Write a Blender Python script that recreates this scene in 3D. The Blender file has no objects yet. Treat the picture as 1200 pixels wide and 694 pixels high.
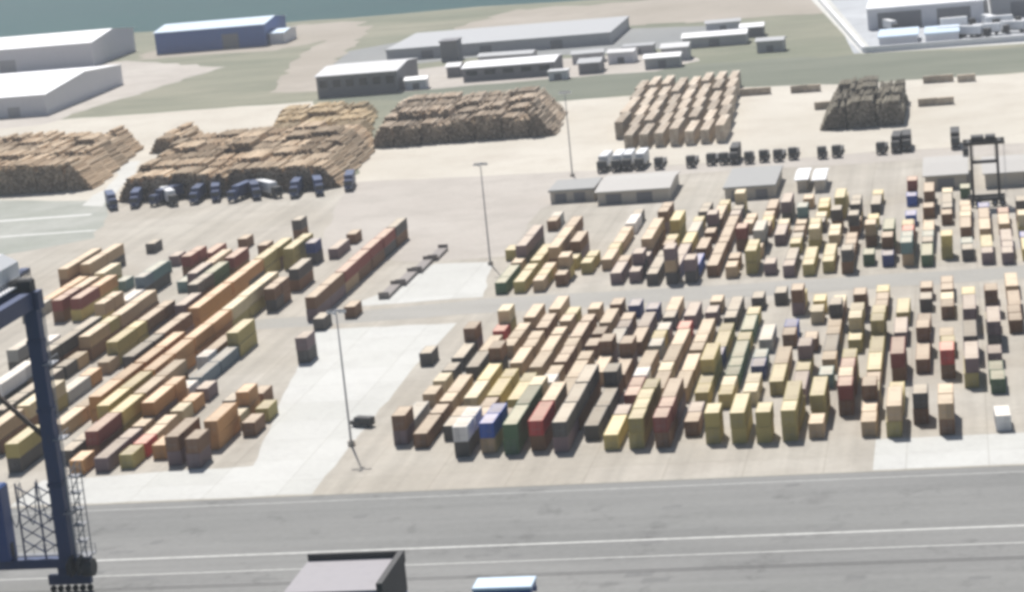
import bpy, math, random
from mathutils import Matrix, Vector

random.seed(7)
scene = bpy.context.scene
col = scene.collection
R = math.radians

# ------------------------------------------------------------------ camera, sky, sun, exposure
cam_data = bpy.data.cameras.new('camera')
cam = bpy.data.objects.new('camera', cam_data); col.objects.link(cam)
CAM_Z = 107.0
right = Vector((0.97979146, 0.17473636, -0.09734426))
down = Vector((-0.05717983, -0.22167534, -0.97344261))
fwd = Vector((-0.19167464, 0.95933688, -0.20720421))
m = Matrix.Identity(4)
for i in range(3):
    m[i][0] = right[i]; m[i][1] = -down[i]; m[i][2] = -fwd[i]
m[2][3] = CAM_Z
cam.matrix_world = m
cam_data.sensor_width = 36.0
cam_data.lens = 84.0
cam_data.clip_start = 1.0
cam_data.clip_end = 60000.0
scene.camera = cam

SUN_ELEV, SUN_AZ = 56.0, 340.0      # azimuth clockwise from +Y: the sun stands beyond the yard, a little to the left
world = bpy.data.worlds.new('World'); scene.world = world
world.use_nodes = True
wn = world.node_tree.nodes; wl = world.node_tree.links
sky = wn.new('ShaderNodeTexSky'); sky.sky_type = 'NISHITA'; sky.sun_disc = False
sky.sun_elevation = R(SUN_ELEV); sky.sun_rotation = R(SUN_AZ)
sky.air_density = 1.0; sky.dust_density = 1.5
wn['Background'].inputs['Strength'].default_value = 0.06
wl.new(sky.outputs['Color'], wn['Background'].inputs['Color'])

sun_data = bpy.data.lights.new('sun', 'SUN')
sun_data.energy = 4.9; sun_data.angle = R(0.6); sun_data.color = (1.0, 0.965, 0.925)
sun = bpy.data.objects.new('sun', sun_data); col.objects.link(sun)
sd = Vector((math.sin(R(SUN_AZ)) * math.cos(R(SUN_ELEV)), math.cos(R(SUN_AZ)) * math.cos(R(SUN_ELEV)), math.sin(R(SUN_ELEV))))
sun.rotation_euler = sd.to_track_quat('Z', 'Y').to_euler()
sun.location = (0, 0, 300)

scene.view_settings.view_transform = 'Standard'
scene.view_settings.look = 'None'
scene.view_settings.exposure = 0.2
scene.view_settings.gamma = 1.0
scene.view_settings.use_curve_mapping = False
scene.render.engine = 'CYCLES'
scene.cycles.filter_width = 3.6       # the photograph is a soft enlargement
scene.cycles.max_bounces = 6
scene.cycles.volume_bounces = 1
scene.cycles.use_denoising = True

# ------------------------------------------------------------------ helpers
class MB:
    """collects boxes, bars, tubes and prisms and links them as one mesh object"""
    def __init__(self):
        self.v = []; self.f = []; self.mi = []; self.sm = []
    def add(self, vs, fs, mi=0, smooth=False):
        o = len(self.v); self.v += [tuple(p) for p in vs]
        for f in fs:
            self.f.append(tuple(o + i for i in f)); self.mi.append(mi); self.sm.append(smooth)
    def box(self, x0, x1, y0, y1, z0, z1, mi=0):
        self.add([(x0, y0, z0), (x1, y0, z0), (x1, y1, z0), (x0, y1, z0), (x0, y0, z1), (x1, y0, z1), (x1, y1, z1), (x0, y1, z1)],
                 [(0, 3, 2, 1), (4, 5, 6, 7), (0, 1, 5, 4), (1, 2, 6, 5), (2, 3, 7, 6), (3, 0, 4, 7)], mi)
    def bevel_box(self, x0, x1, y0, y1, z0, z1, b, mi=0):
        vs = []
        for z, i in ((z0, 0), (z1 - b, 0), (z1, b)):
            vs += [(x0 + i, y0 + i, z), (x1 - i, y0 + i, z), (x1 - i, y1 - i, z), (x0 + i, y1 - i, z)]
        fs = [(0, 3, 2, 1), (8, 9, 10, 11)]
        for k in (0, 4):
            for a in range(4):
                c = (a + 1) % 4
                fs.append((k + a, k + c, k + 4 + c, k + 4 + a))
        self.add(vs, fs, mi)
    def bar(self, p, q, w, h=None, mi=0):
        h = h or w
        p = Vector(p); q = Vector(q); d = (q - p).normalized()
        up = Vector((0, 0, 1)) if abs(d.z) < .9 else Vector((0, 1, 0))
        s = d.cross(up).normalized(); t = s.cross(d).normalized()
        vs = []
        for c in (p, q):
            for a, b in ((-1, -1), (1, -1), (1, 1), (-1, 1)):
                vs.append(c + s * (a * w / 2) + t * (b * h / 2))
        self.add(vs, [(3, 2, 1, 0), (4, 5, 6, 7), (0, 1, 5, 4), (1, 2, 6, 5), (2, 3, 7, 6), (3, 0, 4, 7)], mi)
    def tube(self, p, q, r0, r1=None, n=10, mi=0, cap=0):
        r1 = r0 if r1 is None else r1
        p = Vector(p); q = Vector(q); d = (q - p).normalized()
        up = Vector((0, 0, 1)) if abs(d.z) < .9 else Vector((0, 1, 0))
        s = d.cross(up).normalized(); t = s.cross(d).normalized()
        o = len(self.v)
        for c, r in ((p, r0), (q, r1)):
            for i in range(n):
                a = 2 * math.pi * i / n
                self.v.append(tuple(c + s * (r * math.cos(a)) + t * (r * math.sin(a))))
        for i in range(n):
            j = (i + 1) % n
            self.f.append((o + i, o + j, o + n + j, o + n + i)); self.mi.append(mi); self.sm.append(n > 8)
        self.f.append(tuple(o + i for i in reversed(range(n)))); self.mi.append(cap or mi); self.sm.append(False)
        self.f.append(tuple(o + n + i for i in range(n))); self.mi.append(cap or mi); self.sm.append(False)
    def poly(self, pts, z, mi=0):
        self.add([(x, y, z) for x, y in pts], [tuple(range(len(pts)))], mi)
    def mesh(self, name, mats):
        me = bpy.data.meshes.new(name)
        me.from_pydata(self.v, [], self.f)
        for mt in (mats if isinstance(mats, (list, tuple)) else [mats]): me.materials.append(mt)
        me.polygons.foreach_set('material_index', self.mi)
        me.polygons.foreach_set('use_smooth', self.sm)
        me.update()
        return me
    def build(self, name, mats, parent=None, loc=None):
        return link(name, self.mesh(name, mats), parent, loc)

def link(name, me, parent=None, loc=None):
    o = bpy.data.objects.new(name, me); col.objects.link(o)
    if parent: o.parent = parent
    if loc: o.location = loc
    return o

def tag(o, label=None, cat=None, group=None, kind=None):
    if label: o['label'] = label
    if cat: o['category'] = cat
    if group: o['group'] = group
    if kind: o['kind'] = kind
    return o

def empty(name, loc=(0, 0, 0), rz=0):
    o = bpy.data.objects.new(name, None); col.objects.link(o)
    o.location = loc; o.rotation_euler.z = rz; o.empty_display_size = .5
    return o

def copy_tree(o, parent=None):
    c = o.copy(); col.objects.link(c)
    if parent: c.parent = parent
    for ch in o.children: copy_tree(ch, c)
    return c

ORD = ['first', 'second', 'third', 'fourth', 'fifth', 'sixth', 'seventh', 'eighth', 'ninth', 'tenth', 'eleventh', 'twelfth', 'thirteenth',
       'fourteenth', 'fifteenth', 'sixteenth', 'seventeenth', 'eighteenth', 'nineteenth', 'twentieth']
TENS = ['twenty', 'thirty', 'forty']
def ordinal(n):                       # n from 0
    return ORD[n] if n < 20 else TENS[(n + 1) // 10 - 2] + '-' + ORD[(n + 1) % 10 - 1] if (n + 1) % 10 else 'thirtieth'

# ------------------------------------------------------------------ materials
def nodes(name):
    mt = bpy.data.materials.new(name); mt.use_nodes = True
    nt = mt.node_tree
    return mt, nt, nt.nodes['Principled BSDF']

def noise(nt, scale, detail=4, rough=.6, coord='Object', stretch=None):
    tc = nt.nodes.new('ShaderNodeTexCoord'); mp = nt.nodes.new('ShaderNodeMapping')
    nt.links.new(tc.outputs[coord], mp.inputs['Vector'])
    if stretch: mp.inputs['Scale'].default_value = stretch
    n = nt.nodes.new('ShaderNodeTexNoise'); n.inputs['Scale'].default_value = scale
    n.inputs['Detail'].default_value = detail; n.inputs['Roughness'].default_value = rough
    nt.links.new(mp.outputs['Vector'], n.inputs['Vector'])
    return n.outputs['Fac']

def ramp(nt, fac, lo, hi, a=0.0, b=1.0):
    r = nt.nodes.new('ShaderNodeMapRange'); r.inputs['From Min'].default_value = lo; r.inputs['From Max'].default_value = hi
    r.inputs['To Min'].default_value = a; r.inputs['To Max'].default_value = b
    nt.links.new(fac, r.inputs['Value'])
    return r.outputs['Result']

def mix(nt, fac, a, b):
    mx = nt.nodes.new('ShaderNodeMix'); mx.data_type = 'RGBA'
    for s, v in ((mx.inputs[0], fac), (mx.inputs[6], a), (mx.inputs[7], b)):
        if hasattr(v, 'is_linked'): nt.links.new(v, s)
        elif isinstance(v, (int, float)): s.default_value = v
        else: s.default_value = (*v[:3], 1)
    return mx.outputs[2]

def scaled(nt, colr, fac):
    mx = nt.nodes.new('ShaderNodeVectorMath'); mx.operation = 'SCALE'
    if hasattr(colr, 'is_linked'): nt.links.new(colr, mx.inputs[0])
    else: mx.inputs[0].default_value = colr[:3]
    nt.links.new(fac, mx.inputs['Scale'])
    return mx.outputs['Vector']

def surface_mat(name, c0, c1, c2, s1, s2, rough=.9, stretch=None, joints=None):
    """paving, asphalt or soil: broad tone patches, fine grime, optional slab joints"""
    mt, nt, b = nodes(name)
    f1 = ramp(nt, noise(nt, s1, 5, .62, stretch=stretch), .35, .65)
    f2 = ramp(nt, noise(nt, s2, 6, .7, stretch=stretch), .45, .75, 0, .7)
    c = mix(nt, f2, mix(nt, f1, c0, c1), c2)
    f3 = ramp(nt, noise(nt, .9, 3, .7), .3, .7, .93, 1.05)
    c = scaled(nt, c, f3)
    if joints:
        tc = nt.nodes.new('ShaderNodeTexCoord')
        br = nt.nodes.new('ShaderNodeTexBrick'); br.offset = 0
        br.inputs['Scale'].default_value = 1; br.inputs['Brick Width'].default_value = joints; br.inputs['Row Height'].default_value = joints
        br.inputs['Mortar Size'].default_value = .12; br.inputs['Mortar Smooth'].default_value = .4
        br.inputs['Color1'].default_value = (1, 1, 1, 1); br.inputs['Color2'].default_value = (.94, .94, .93, 1); br.inputs['Mortar'].default_value = (.8, .79, .77, 1)
        nt.links.new(tc.outputs['Object'], br.inputs['Vector'])
        mu = nt.nodes.new('ShaderNodeVectorMath'); mu.operation = 'MULTIPLY'
        nt.links.new(c, mu.inputs[0]); nt.links.new(br.outputs['Color'], mu.inputs[1]); c = mu.outputs['Vector']
    nt.links.new(c, b.inputs['Base Color'])
    b.inputs['Roughness'].default_value = rough
    b.inputs['Specular IOR Level'].default_value = .25
    return mt

def paint(name, c, rough=.55, wear=(.20, .11, .06), amount=.35, vary=.12, metal=0.0, scale=.8):
    """painted steel: weathered patches, streaks of rust, and a little tone difference from one object to the next"""
    mt, nt, b = nodes(name)
    f = ramp(nt, noise(nt, scale, 6, .7, stretch=(1, 1, .35)), .52, .75, 0, amount)
    cc = mix(nt, f, c, wear)
    oi = nt.nodes.new('ShaderNodeObjectInfo')
    cc = scaled(nt, cc, ramp(nt, oi.outputs['Random'], 0, 1, 1 - vary, 1 + vary))
    nt.links.new(cc, b.inputs['Base Color'])
    b.inputs['Roughness'].default_value = rough; b.inputs['Metallic'].default_value = metal
    b.inputs['Specular IOR Level'].default_value = .3
    return mt

def plain(name, c, rough=.6, metal=0.0):
    return paint(name, c, rough, tuple(x * .6 for x in c), .3, .06, metal)

def bark(name, c, c2, rough=.9):
    mt, nt, b = nodes(name)
    g = nt.nodes.new('ShaderNodeNewGeometry')
    cc = mix(nt, g.outputs['Random Per Island'], c, c2)
    cc = scaled(nt, cc, ramp(nt, noise(nt, 1.3, 4, .7), .3, .7, .75, 1.2))
    oi = nt.nodes.new('ShaderNodeObjectInfo')
    cc = scaled(nt, cc, ramp(nt, oi.outputs['Random'], 0, 1, .72, 1.28))
    nt.links.new(cc, b.inputs['Base Color']); b.inputs['Roughness'].default_value = rough
    b.inputs['Specular IOR Level'].default_value = .15
    return mt

M = {}
M['yard'] = surface_mat('yard_concrete', (.41, .375, .32), (.47, .44, .385), (.345, .315, .27), .02, .09, joints=12.5)
M['pale'] = surface_mat('pale_concrete', (.54, .54, .51), (.60, .60, .57), (.46, .455, .43), .03, .12, joints=12.5)
M['cream'] = surface_mat('cream_hardstand', (.51, .475, .405), (.57, .535, .465), (.43, .385, .32), .012, .06)
M['lilac'] = surface_mat('worn_concrete', (.42, .385, .345), (.48, .445, .40), (.34, .31, .275), .015, .07)
M['asphalt'] = surface_mat('quay_asphalt', (.215, .217, .208), (.255, .254, .244), (.175, .176, .171), .03, .05, stretch=(.25, 1, 1))
nt = M['asphalt'].node_tree; b = nt.nodes['Principled BSDF']; src = b.inputs['Base Color'].links[0].from_socket
tr = ramp(nt, noise(nt, .35, 3, .6, stretch=(.03, 1, 1)), .4, .62, .95, 1.04)
st = ramp(nt, noise(nt, .11, 5, .75), .56, .68, 1.0, .72)
nt.links.new(scaled(nt, scaled(nt, src, tr), st), b.inputs['Base Color'])
nt = M['yard'].node_tree; b = nt.nodes['Principled BSDF']; src = b.inputs['Base Color'].links[0].from_socket
tr = ramp(nt, noise(nt, .30, 3, .6, stretch=(1, .03, 1)), .35, .65, .90, 1.07)
nt.links.new(scaled(nt, src, tr), b.inputs['Base Color'])
M['band'] = surface_mat('grey_paving', (.345, .335, .305), (.39, .375, .345), (.30, .29, .265), .03, .09, stretch=(.4, 1, 1))
M['green_pad'] = surface_mat('green_grey_paving', (.30, .315, .275), (.40, .405, .37), (.25, .26, .23), .03, .08)
M['land'] = surface_mat('rough_grassland', (.175, .19, .135), (.27, .26, .195), (.12, .135, .095), .011, .05, stretch=(.4, 1, 1))
M['scrub'] = surface_mat('scrub_strip', (.15, .165, .125), (.20, .21, .165), (.11, .125, .095), .012, .05, stretch=(.3, 1, 1))
M['dirt'] = surface_mat('dirt', (.33, .295, .245), (.40, .36, .31), (.26, .23, .19), .015, .06)
M['lot'] = surface_mat('grey_lot', (.24, .25, .25), (.29, .295, .29), (.20, .205, .20), .015, .06)
M['far_apron'] = surface_mat('pale_blue_grey_apron', (.40, .42, .44), (.50, .52, .54), (.30, .31, .33), .02, .07)
M['line'] = surface_mat('white_road_paint', (.60, .60, .57), (.66, .66, .63), (.36, .36, .34), .3, .8)
M['black'] = plain('black_rubber', (.02, .02, .02), .8)
M['dark_steel'] = paint('dark_navy_steel', (.042, .065, .145), .5, (.08, .07, .07), .3)
M['blue_steel'] = paint('blue_crane_steel', (.05, .10, .28), .45, (.12, .10, .10), .25)
M['grey_steel'] = paint('grey_steel', (.30, .31, .33), .5)
M['dark_grey'] = paint('charcoal_steel', (.055, .055, .055), .6, (.12, .09, .07), .3)
M['white_steel'] = paint('white_painted_steel', (.78, .79, .80), .5, (.45, .38, .30), .2)
M['glass'] = plain('dark_window_glass', (.03, .04, .05), .12)
M['log_bark'] = bark('log_bark', (.45, .335, .225), (.64, .52, .38))
M['log_end'] = bark('log_cut_ends', (.09, .07, .055), (.42, .35, .275))
M['log_tan_end'] = bark('yellow_cut_ends', (.26, .19, .11), (.46, .36, .23))
M['log_tan'] = bark('yellow_bark', (.42, .32, .19), (.58, .47, .32))
M['log_grey'] = bark('grey_log_bark', (.38, .30, .22), (.56, .47, .37))
M['log_grey_end'] = bark('grey_cut_ends', (.10, .09, .075), (.30, .27, .23))
M['log_dark'] = bark('dark_log_bark', (.13, .115, .085), (.21, .19, .15))
M['timber'] = bark('sawn_timber', (.44, .36, .28), (.58, .51, .42))
M['roof_white'] = plain('white_roof_sheet', (.80, .80, .80), .5)
M['roof_pale'] = plain('pale_grey_roof_sheet', (.58, .58, .58), .5)
M['roof_dust'] = plain('dusty_roof_sheet', (.44, .425, .40), .7)
M['roof_slate'] = plain('dull_grey_roof_sheet', (.33, .33, .32), .7)
M['roof_bright'] = plain('bright_white_roof_sheet', (.86, .86, .87), .5)
M['wall_white'] = plain('off_white_wall_sheet', (.66, .66, .69), .6)
M['roof_grey'] = plain('grey_roof_sheet', (.38, .39, .40), .6)
M['wall_grey'] = plain('light_grey_wall', (.42, .42, .43), .7)
M['wall_dark'] = plain('dark_grey_wall', (.21, .21, .225), .7)
M['wall_blue'] = plain('blue_wall_sheet', (.06, .13, .36), .5)
M['wall_cream'] = plain('cream_wall', (.50, .46, .40), .7)
M['roof_cyan'] = plain('pale_blue_roof', (.56, .68, .80), .5)
# ------------------------------------------------------------------ the setting
def ragged(pts, amount, step=9.0):
    rnd = random.Random(len(pts)); out = []
    for (x0, y0), (x1, y1) in zip(pts, pts[1:] + pts[:1]):
        n_ = max(1, min(60, int(math.hypot(x1 - x0, y1 - y0) / step)))
        for i in range(n_):
            t = i / n_; j = amount if i else 0
            out.append((x0 + (x1 - x0) * t + rnd.uniform(-j, j), y0 + (y1 - y0) * t + rnd.uniform(-j, j)))
    return out

ROUGH = {'scrub_strip': 3.5, 'dirt_road': 2.5, 'dirt_field': 6, 'cream_pavement': 1.6, 'far_log_pavement': 2, 'pale_track': 1.2, 'sand_bank': 4, 'green_paving': 1.2,
         'worn_pavement': 1.0, 'pale_lot': 1.5, 'warehouse_apron': 2, 'grey_paving': .5, 'pale_pavement': .35, 'upper_pale_pavement': .35}
def sheet(name, pts, z, mat):
    if name in ROUGH: pts = ragged(list(pts), ROUGH[name], 9.0 if ROUGH[name] > .6 else 5.0)
    b = MB(); b.poly(pts, z); o = b.build(name, mat); tag(o, kind='structure'); return o

sea_m, nt, bs = nodes('harbour_water')
f = ramp(nt, noise(nt, .004, 4, .6, stretch=(.35, 1, 1)), .35, .65)
nt.links.new(mix(nt, f, (.010, .058, .062), (.014, .075, .072)), bs.inputs['Base Color'])
bs.inputs['Roughness'].default_value = .45; bs.inputs['Specular IOR Level'].default_value = .06
bp = nt.nodes.new('ShaderNodeBump'); bp.inputs['Strength'].default_value = .35; bp.inputs['Distance'].default_value = .5
nt.links.new(noise(nt, .12, 5, .6, stretch=(.5, 1, 1)), bp.inputs['Height']); nt.links.new(bp.outputs['Normal'], bs.inputs['Normal'])
sheet('sea', [(-30000, -20000), (30000, -20000), (30000, 40000), (-30000, 40000)], -2.2, sea_m)

shore = [(4000, 1500), (900, 1330), (300, 1220), (-60, 1190), (-120, 1178), (-170, 1182), (-205, 1188), (-242, 1197), (-281, 1193), (-313, 1193), (-330, 1198),
         (-346, 1197), (-375, 1206), (-400, 1204), (-427, 1211), (-451, 1218), (-490, 1238), (-522, 1249), (-560, 1256), (-640, 1290), (-900, 1330), (-4000, 1500)]
quay_y = 258.0
gpts = [(-4000, quay_y), (4000, quay_y)] + shore
b = MB(); b.poly(gpts, 0.0)
n = len(gpts)
b.add([(x, y, 0) for x, y in gpts] + [(x, y, -6) for x, y in gpts], [(i, n + i, n + (i + 1) % n, (i + 1) % n) for i in range(n)])
tag(b.build('ground', M['land']), kind='structure')

sheet('container_yard', [(-420, 353.6), (400, 353.6), (400, 652), (-100, 656), (-178, 664), (-420, 690)], .01, M['yard'])
sheet('quay_road', [(-420, quay_y), (400, quay_y), (400, 353.4), (-420, 353.4)], .01, M['asphalt'])
sheet('pale_pavement', [(-158, 354.5), (-106.5, 354.2), (-107, 400), (-107.5, 429), (-106.5, 472), (-137, 473), (-130, 425), (-121.5, 372), (-158, 369)], .02, M['pale'])
sheet('upper_pale_pavement', [(-136.5, 494), (-131, 505), (-125, 536), (-110.5, 534), (-105.5, 496)], .02, M['pale'])
sheet('grey_paving', [(-155, 476), (-103, 480), (-56, 481), (60, 486), (60, 497), (-56, 494), (-104, 494.5), (-139, 487), (-155, 486)], .03, M['band'])
sheet('bright_pavement', [(-17.5, 354.2), (120, 354.2), (120, 372), (-17.5, 371)], .02, M['pale'])
sheet('worn_pavement', [(-178, 664), (-160, 560), (-131, 540), (-108, 540), (-110, 600), (-90, 640), (120, 632), (120, 650), (-100, 655), (-175, 664)], .025, M['lilac'])
sheet('cream_pavement', [(-176, 661), (-100, 655.4), (200, 650.4), (200, 790), (22, 795), (-40, 798), (-84, 812), (-138, 808), (-188, 724)], .02, M['cream'])
sheet('far_log_pavement', [(-176, 662), (-188, 725), (-240, 860), (-380, 862), (-400, 690), (-290, 672), (-250, 655)], .015, M['cream'])
sheet('green_paving', [(-400, 690), (-290, 676), (-249, 661), (-232, 600), (-252, 583), (-420, 600)], .02, M['green_pad'])
sheet('pale_track', [(-256, 655), (-248, 651), (-259, 712), (-266, 738), (-272, 738), (-262, 700)], .03, M['pale'])
b = MB(); b.poly([(-420, 631), (-247, 637), (-247, 640), (-420, 635)], .03); b.poly([(-420, 606), (-236, 611), (-236, 613), (-420, 609)], .03)
tag(b.build('pale_road_edges', M['line']), kind='structure')
sheet('scrub_strip', [(-240, 862), (-138, 809), (-84, 813), (-40, 799), (22, 796), (400, 790), (400, 862), (20, 862), (-40, 876), (-90, 884), (-150, 872), (-235, 880)], .012, M['scrub'])
sheet('grey_lot', [(-262, 972), (-230, 958), (-197, 964), (-139, 942), (-104, 948), (-92, 1010), (-149, 1033), (-250, 1052), (-268, 1030)], .02, M['lot'])
sheet('pale_lot', [(-236, 866), (-150, 874), (-112, 872), (-98, 895), (-110, 930), (-150, 935), (-196, 945), (-225, 935)], .02, M['lilac'])
sheet('dirt_road', [(-268, 898), (-246, 890), (-264, 985), (-283, 1140), (-300, 1152), (-292, 1040)], .03, M['dirt'])
sheet('dirt_field', [(-240, 1070), (-150, 1045), (-40, 1025), (-60, 1100), (-130, 1150), (-215, 1165)], .02, M['dirt'])
sheet('far_apron', [(-40, 880), (60, 868), (220, 860), (220, 1060), (-10, 1060), (-60, 1088)], .022, M['far_apron'])
sheet('white_road', [(-68, 1100), (-60, 1100), (-33, 884), (60, 872), (60, 867), (-37, 878)], .035, M['pale'])
sheet('warehouse_apron', [(-600, 840), (-345, 850), (-318, 1005), (-385, 1066), (-600, 1040)], .02, M['lilac'])
sheet('sand_bank', [(-380, 1066), (-310, 1058), (-290, 1100), (-292, 1165), (-330, 1180), (-385, 1120)], .018, M['dirt'])

def stripe(y, w, x0, x1, name='road_marking'):
    b = MB(); b.poly([(x0, y - w / 2), (x1, y - w / 2), (x1, y + w / 2), (x0, y + w / 2)], .022); tag(b.build(name, M['line']), kind='structure')
stripe(324.6, .55, -420, 400); stripe(317.2, .3, -420, 400); stripe(350.2, .2, -420, 400)
rnd = random.Random(9)
PATCH = surface_mat('asphalt_repair', (.185, .186, .18), (.21, .21, .205), (.16, .16, .156), .2, .6)
b = MB()
for k in range(26):
    x, y = rnd.uniform(-140, 15), rnd.uniform(300, 350); w_, d_ = rnd.uniform(1, 6), rnd.uniform(.6, 2.2)
    b.poly(ragged([(x, y), (x + w_, y + .2), (x + w_ * 1.1, y + d_), (x + .3, y + d_ * .9)], .3, .7), .014 + k * .0002)
tag(b.build('asphalt_repairs', PATCH), kind='structure')
for y in (281.0, 311.0):
    b = MB()
    for dy in (-.45, .35): b.box(-420, 400, y + dy, y + dy + .1, .012, .05)
    tag(b.build('crane_rail', M['dark_grey']), kind='structure')
b = MB()
for k in range(-30, 12): b.box(k * 9.0, k * 9.0 + 1.2, quay_y - .6, quay_y, -3, -.1)
tag(b.build('quay_fender', M['black']), kind='structure')

# haze: one closed box of even, thin air round everything
hm = bpy.data.materials.new('thin_haze'); hm.use_nodes = True
hn = hm.node_tree.nodes; hn.remove(hn['Principled BSDF'])
pv = hn.new('ShaderNodeVolumePrincipled'); pv.inputs['Color'].default_value = (.86, .90, .96, 1); pv.inputs['Density'].default_value = HAZE = 0.00011
pv.inputs['Anisotropy'].default_value = .2
hm.node_tree.links.new(pv.outputs['Volume'], hn['Material Output'].inputs['Volume'])
b = MB(); b.box(-1500, 1500, -30, 3000, -7.5, 112)
tag(b.build('haze', hm), kind='stuff')

# ------------------------------------------------------------------ shipping containers
COLOURS = {   # key: (words, paint)
    'b': ('rust brown', (.20, .11, .06)), 't': ('faded tan', (.45, .325, .20)), 'o': ('olive yellow', (.40, .335, .13)), 'm': ('maroon', (.25, .07, .055)),
    'r': ('bright red', (.52, .07, .06)), 'B': ('royal blue', (.04, .11, .44)), 'n': ('navy blue', (.045, .065, .19)), 'g': ('dark green', (.075, .14, .075)),
    'G': ('light grey', (.36, .36, .34)), 'd': ('charcoal grey', (.10, .095, .09)), 'w': ('white', (.74, .73, .72)), 'y': ('mustard yellow', (.55, .44, .16)),
    'a': ('ochre orange', (.54, .29, .12)), 's': ('slate blue', (.15, .20, .24)), 'p': ('plum grey', (.20, .145, .155)), 'c': ('cream', (.60, .51, .32)), 'k': ('grey teal', (.15, .24, .24)),
}
BODY = {}; ROOF = {}
for k, (w, c) in COLOURS.items():
    BODY[k] = paint('container_' + w.replace(' ', '_'), c, .55, (.17, .085, .05) if k not in 'w' else (.45, .36, .27), .35, .16)
    sunlit_dust = (.74, .64, .49)  # roof dust, paler still so sunlight on the tops is painted in
    ROOF[k] = paint('weathered_sunlit_roof_' + w.replace(' ', '_'), tuple(a * .42 + d * .58 for a, d in zip(c, sunlit_dust)), .7, (.26, .18, .12), .6, .26, scale=.5)

W2, CH = 1.219, 2.591
def corr_panel(b, axis, fixed, out, a0, a1, z0, z1, pitch=.36, depth=.05, mi=0):
    """trapezoid corrugation standing upright along one side"""
    n = max(2, int((a1 - a0) / pitch)); p = (a1 - a0) / n
    prof = []
    for i in range(n):
        s = a0 + i * p
        prof += [(s, 0), (s + p * .3, 0), (s + p * .5, depth), (s + p * .8, depth)]
    prof.append((a1, 0))
    vs = []
    for z in (z0, z1):
        for s, d in prof:
            vs.append((fixed - out * d, s, z) if axis == 'x' else (s, fixed - out * d, z))
    k = len(prof)
    b.add(vs, [(i, i + 1, k + i + 1, k + i) for i in range(k - 1)], mi)

def body_mesh(L, mat, two_doors=True):
    b = MB()
    for x in (-W2, W2 - .14):
        for y in (0, L - .14): b.box(x, x + .14, y, y + .14, 0, CH - .003)
    for x in (-W2 + .01, W2 - .13):
        b.box(x, x + .12, .14, L - .14, .02, .17); b.box(x, x + .12, .14, L - .14, CH - .12, CH - .012)
    for y in (.01, L - .13):
        b.box(-W2 + .14, W2 - .14, y, y + .12, .02, .17); b.box(-W2 + .14, W2 - .14, y, y + .12, CH - .12, CH - .012)
    corr_panel(b, 'x', -W2 + .02, -1, .14, L - .14, .17, CH - .12)
    corr_panel(b, 'x', W2 - .02, 1, .14, L - .14, .17, CH - .12)
    corr_panel(b, 'y', L - .03, 1, -W2 + .14, W2 - .14, .17, CH - .12)
    b.box(-W2 + .14, W2 - .14, .14, L - .14, .08, .16)
    if not two_doors: corr_panel(b, 'y', .03, -1, -W2 + .14, W2 - .14, .17, CH - .12)
    return b.mesh('shipping_container', mat)

def roof_mesh(L, mat):
    b = MB()
    n = int(L / .5); p = (L - .2) / n; prof = []
    for i in range(n):
        s = .1 + i * p
        prof += [(s, 0), (s + p * .3, 0), (s + p * .45, .02), (s + p * .85, .02)]
    prof.append((L - .1, 0))
    vs = [(x, s, CH - .03 + d) for x in (-W2 + .1, W2 - .1) for s, d in prof]; k = len(prof)
    b.add(vs, [(i, k + i, k + i + 1, i + 1) for i in range(k - 1)])
    return b.mesh('roof', mat)

def door_mesh(mat):
    b = MB()       # one leaf, hinged at x = 0, width 1.06, recessed panel with two lock rods and their handles
    b.box(0, 1.055, .035, .075, .18, CH - .13)
    for z in (.55, 1.25, 1.95): b.box(.1, .96, .02, .034, z - .16, z + .16)
    for x in (.38, .78):
        b.tube((x, .012, .2), (x, .012, CH - .15), .022, n=6, mi=1)
        b.box(x - .02, x + .26, -.012, .01, 1.1, 1.15, 1)
    for z in (.4, 1.0, 1.7, 2.3): b.box(-.06, .06, .0, .03, z - .06, z + .06)
    return b.mesh('door', [mat, M['grey_steel']])

LEN = {1: 6.058, 2: 12.192}
MESH = {}
def container_meshes(c, units, doors):
    key = (c, units, doors)
    if key not in MESH:
        L = LEN[units]
        dm = MESH.get(('door', c))
        if dm is None: dm = MESH[('door', c)] = door_mesh(BODY[c])
        rm = MESH.get(('roof', c, units))
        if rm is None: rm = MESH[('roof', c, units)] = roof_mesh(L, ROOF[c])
        MESH[key] = (body_mesh(L, BODY[c], doors), rm, dm)
    return MESH[key]

def container(x, y, z, c, units, label, group, rz=0.0):
    doors = random.random() < .7
    bm_, rm, dm = container_meshes(c, units, doors)
    o = link('shipping_container', bm_, None, (x, y, z)); o.rotation_euler.z = rz
    tag(o, label, 'container', group)
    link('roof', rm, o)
    if doors:
        link('door', dm, o, (-1.065, 0, 0))
        d = link('door', dm, o, (1.065, 0, 0)); d.scale.x = -1
    return o

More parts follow.
